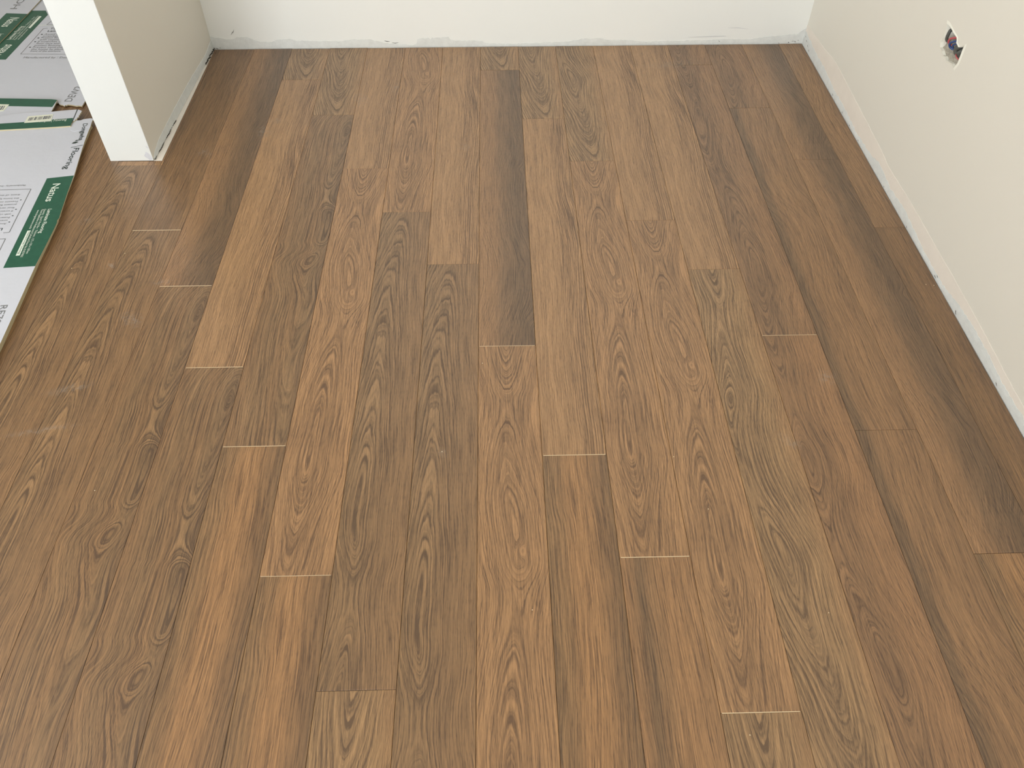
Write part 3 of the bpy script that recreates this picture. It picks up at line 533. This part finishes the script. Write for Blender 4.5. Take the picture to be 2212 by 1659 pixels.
# ------------------------------------------------------------------ wiring in the wall opening
wire_root = tag(empty('wiring_box', (XR + .03, 1.49, .385)), 'opening in the right wall with red and blue wires, chiselled in bare plaster', 'wiring')
inv = wire_root.location.copy()
def wpart(name, bm, mat, smooth=False):
    o = obj(name, bm, mat, wire_root, smooth); o.matrix_parent_inverse = Matrix.Translation(-inv); return o
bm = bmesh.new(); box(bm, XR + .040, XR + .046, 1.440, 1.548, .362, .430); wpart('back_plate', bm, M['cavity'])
def tube(pts, r, seg=10):
    # smooth path (Catmull-Rom) swept with a round section
    P3 = [Vector(p) for p in pts]; path = []
    Q = [P3[0] * 2 - P3[1]] + P3 + [P3[-1] * 2 - P3[-2]]
    for i in range(1, len(Q) - 2):
        for k in range(8):
            t = k / 8; a, b, c, d = Q[i - 1:i + 3]
            path.append(.5 * ((2 * b) + (c - a) * t + (2 * a - 5 * b + 4 * c - d) * t * t + (3 * b - a - 3 * c + d) * t ** 3))
    path.append(P3[-1]); bm = bmesh.new(); rings = []
    for i, p in enumerate(path):
        d = (path[min(i + 1, len(path) - 1)] - path[max(i - 1, 0)]).normalized(); u = d.cross(Vector((.3, .1, 1))).normalized(); v = d.cross(u)
        rings.append([bm.verts.new(p + (u * math.cos(2 * math.pi * k / seg) + v * math.sin(2 * math.pi * k / seg)) * r) for k in range(seg)])
    for a, b in zip(rings, rings[1:]):
        for k in range(seg): bm.faces.new((a[k], a[(k + 1) % seg], b[(k + 1) % seg], b[k]))
    bm.faces.new(rings[0]); bm.faces.new(rings[-1][::-1]); bmesh.ops.recalc_face_normals(bm, faces=bm.faces); return bm
X = XR
wpart('wire', tube([(X + .030, 1.494, .413), (X + .012, 1.500, .4115), (X + .006, 1.512, .405), (X + .005, 1.521, .397), (X + .008, 1.522, .389), (X + .018, 1.515, .383)], .0022), M['red'], True)
wpart('wire', tube([(X + .030, 1.483, .409), (X + .010, 1.490, .4085), (X + .004, 1.501, .402), (X + .003, 1.509, .394), (X + .007, 1.509, .386), (X + .018, 1.500, .381)], .0024), M['blue'], True)
wpart('wire', tube([(X + .030, 1.480, .404), (X + .012, 1.485, .4045), (X + .008, 1.496, .399), (X + .008, 1.503, .391), (X + .014, 1.502, .384)], .0020), M['blue'], True)
wpart('cable', tube([(X + .030, 1.474, .407), (X + .014, 1.478, .402), (X + .010, 1.486, .394), (X + .012, 1.486, .386), (X + .020, 1.478, .380)], .0058, 14), M['greywire'], True)
wpart('cable', tube([(X + .032, 1.462, .402), (X + .014, 1.466, .398), (X + .010, 1.470, .390), (X + .018, 1.468, .383)], .0050, 14), M['greywire'], True)
wpart('wire', tube([(X + .020, 1.486, .384), (X + .009, 1.478, .3835), (X + .008, 1.464, .3815), (X + .016, 1.456, .3800)], .0014), M['red'], True)
wpart('conduit', tube([(X + .020, 1.541, .414), (X + .008, 1.536, .411), (X + .006, 1.535, .403), (X + .007, 1.537, .393), (X + .012, 1.538, .386)], .0036, 14), M['greywire'], True)
# proud plaster rim round the opening
def rim():
    bm = bmesh.new(); n = len(HOLE); cy, cz = 1.492, .395; A = []; B = []; Cc = []; rr = random.Random(6)
    for (y, z) in HOLE:
        k = 1 + rr.uniform(.04, .10); A.append(bm.verts.new((X - .0016, y, z))); B.append(bm.verts.new((X - .0002, cy + (y - cy) * (k + .05), cz + (z - cz) * (k + .09))))
        Cc.append(bm.verts.new((X + .006, cy + (y - cy) * .985, cz + (z - cz) * .985)))
    for i in range(n):
        j = (i + 1) % n; bm.faces.new((A[i], A[j], B[j], B[i])); bm.faces.new((Cc[i], Cc[j], A[j], A[i]))
    bmesh.ops.recalc_face_normals(bm, faces=bm.faces); return bm
obj('plaster_rim', rim(), M['rim'], wr)

# plaster dust rubbed into the boards here and there, and a few crumbs
def dust_mat():
    t = NT('dust_smear'); t.b.inputs['Base Color'].default_value = sRGB(214, 203, 188); t.b.inputs['Roughness'].default_value = .9
    tc = t.n('ShaderNodeTexCoord'); g = t.n('ShaderNodeVectorMath', operation='LENGTH'); t.nt.links.new(tc.outputs['Object'], g.inputs[0])
    uvn = t.n('ShaderNodeUVMap'); ln = t.n('ShaderNodeVectorMath', operation='LENGTH'); sb = t.n('ShaderNodeVectorMath', operation='SUBTRACT')
    t.nt.links.new(uvn.outputs[0], sb.inputs[0]); sb.inputs[1].default_value = (.5, .5, 0); t.nt.links.new(sb.outputs[0], ln.inputs[0])
    fall = t.ramp(ln.outputs['Value'], [(0.0, 1.0), (0.5, 0.0)]); nz = t.ramp(t.noise(tc.outputs['Object'], 90, 4, .65), [(.42, 0.0), (.68, 1.0)])
    t.put(t.b.inputs['Alpha'], t.m('MULTIPLY', t.m('MULTIPLY', fall, nz), .30)); return t.mat
DM = dust_mat()
for (x, y, sx, sy, a) in SMEARS:
    bm = bmesh.new(); uv = bm.loops.layers.uv.new('UVMap'); q = []
    for u_, v_ in ((0, 0), (1, 0), (1, 1), (0, 1)):
        dx, dy = (u_ - .5) * sx, (v_ - .5) * sy
        q.append(bm.verts.new((x + dx * math.cos(a) - dy * math.sin(a), y + dx * math.sin(a) + dy * math.cos(a), .0005)))
    f = bm.faces.new(q)
    for l, c_ in zip(f.loops, ((0, 0), (1, 0), (1, 1), (0, 1))): l[uv].uv = c_
    obj('dust_smear', bm, DM, floor)
rc = random.Random(21)
for (x, y) in CRUMBS:
    bm = bmesh.new(); bmesh.ops.create_icosphere(bm, subdivisions=1, radius=.0011)
    for v in bm.verts: v.co = (v.co.x * rc.uniform(.7, 1.3) + x, v.co.y * rc.uniform(.7, 1.3) + y, max(0.0001, v.co.z * .6 + .0007))
    obj('plaster_crumb', bm, M['core'], floor)
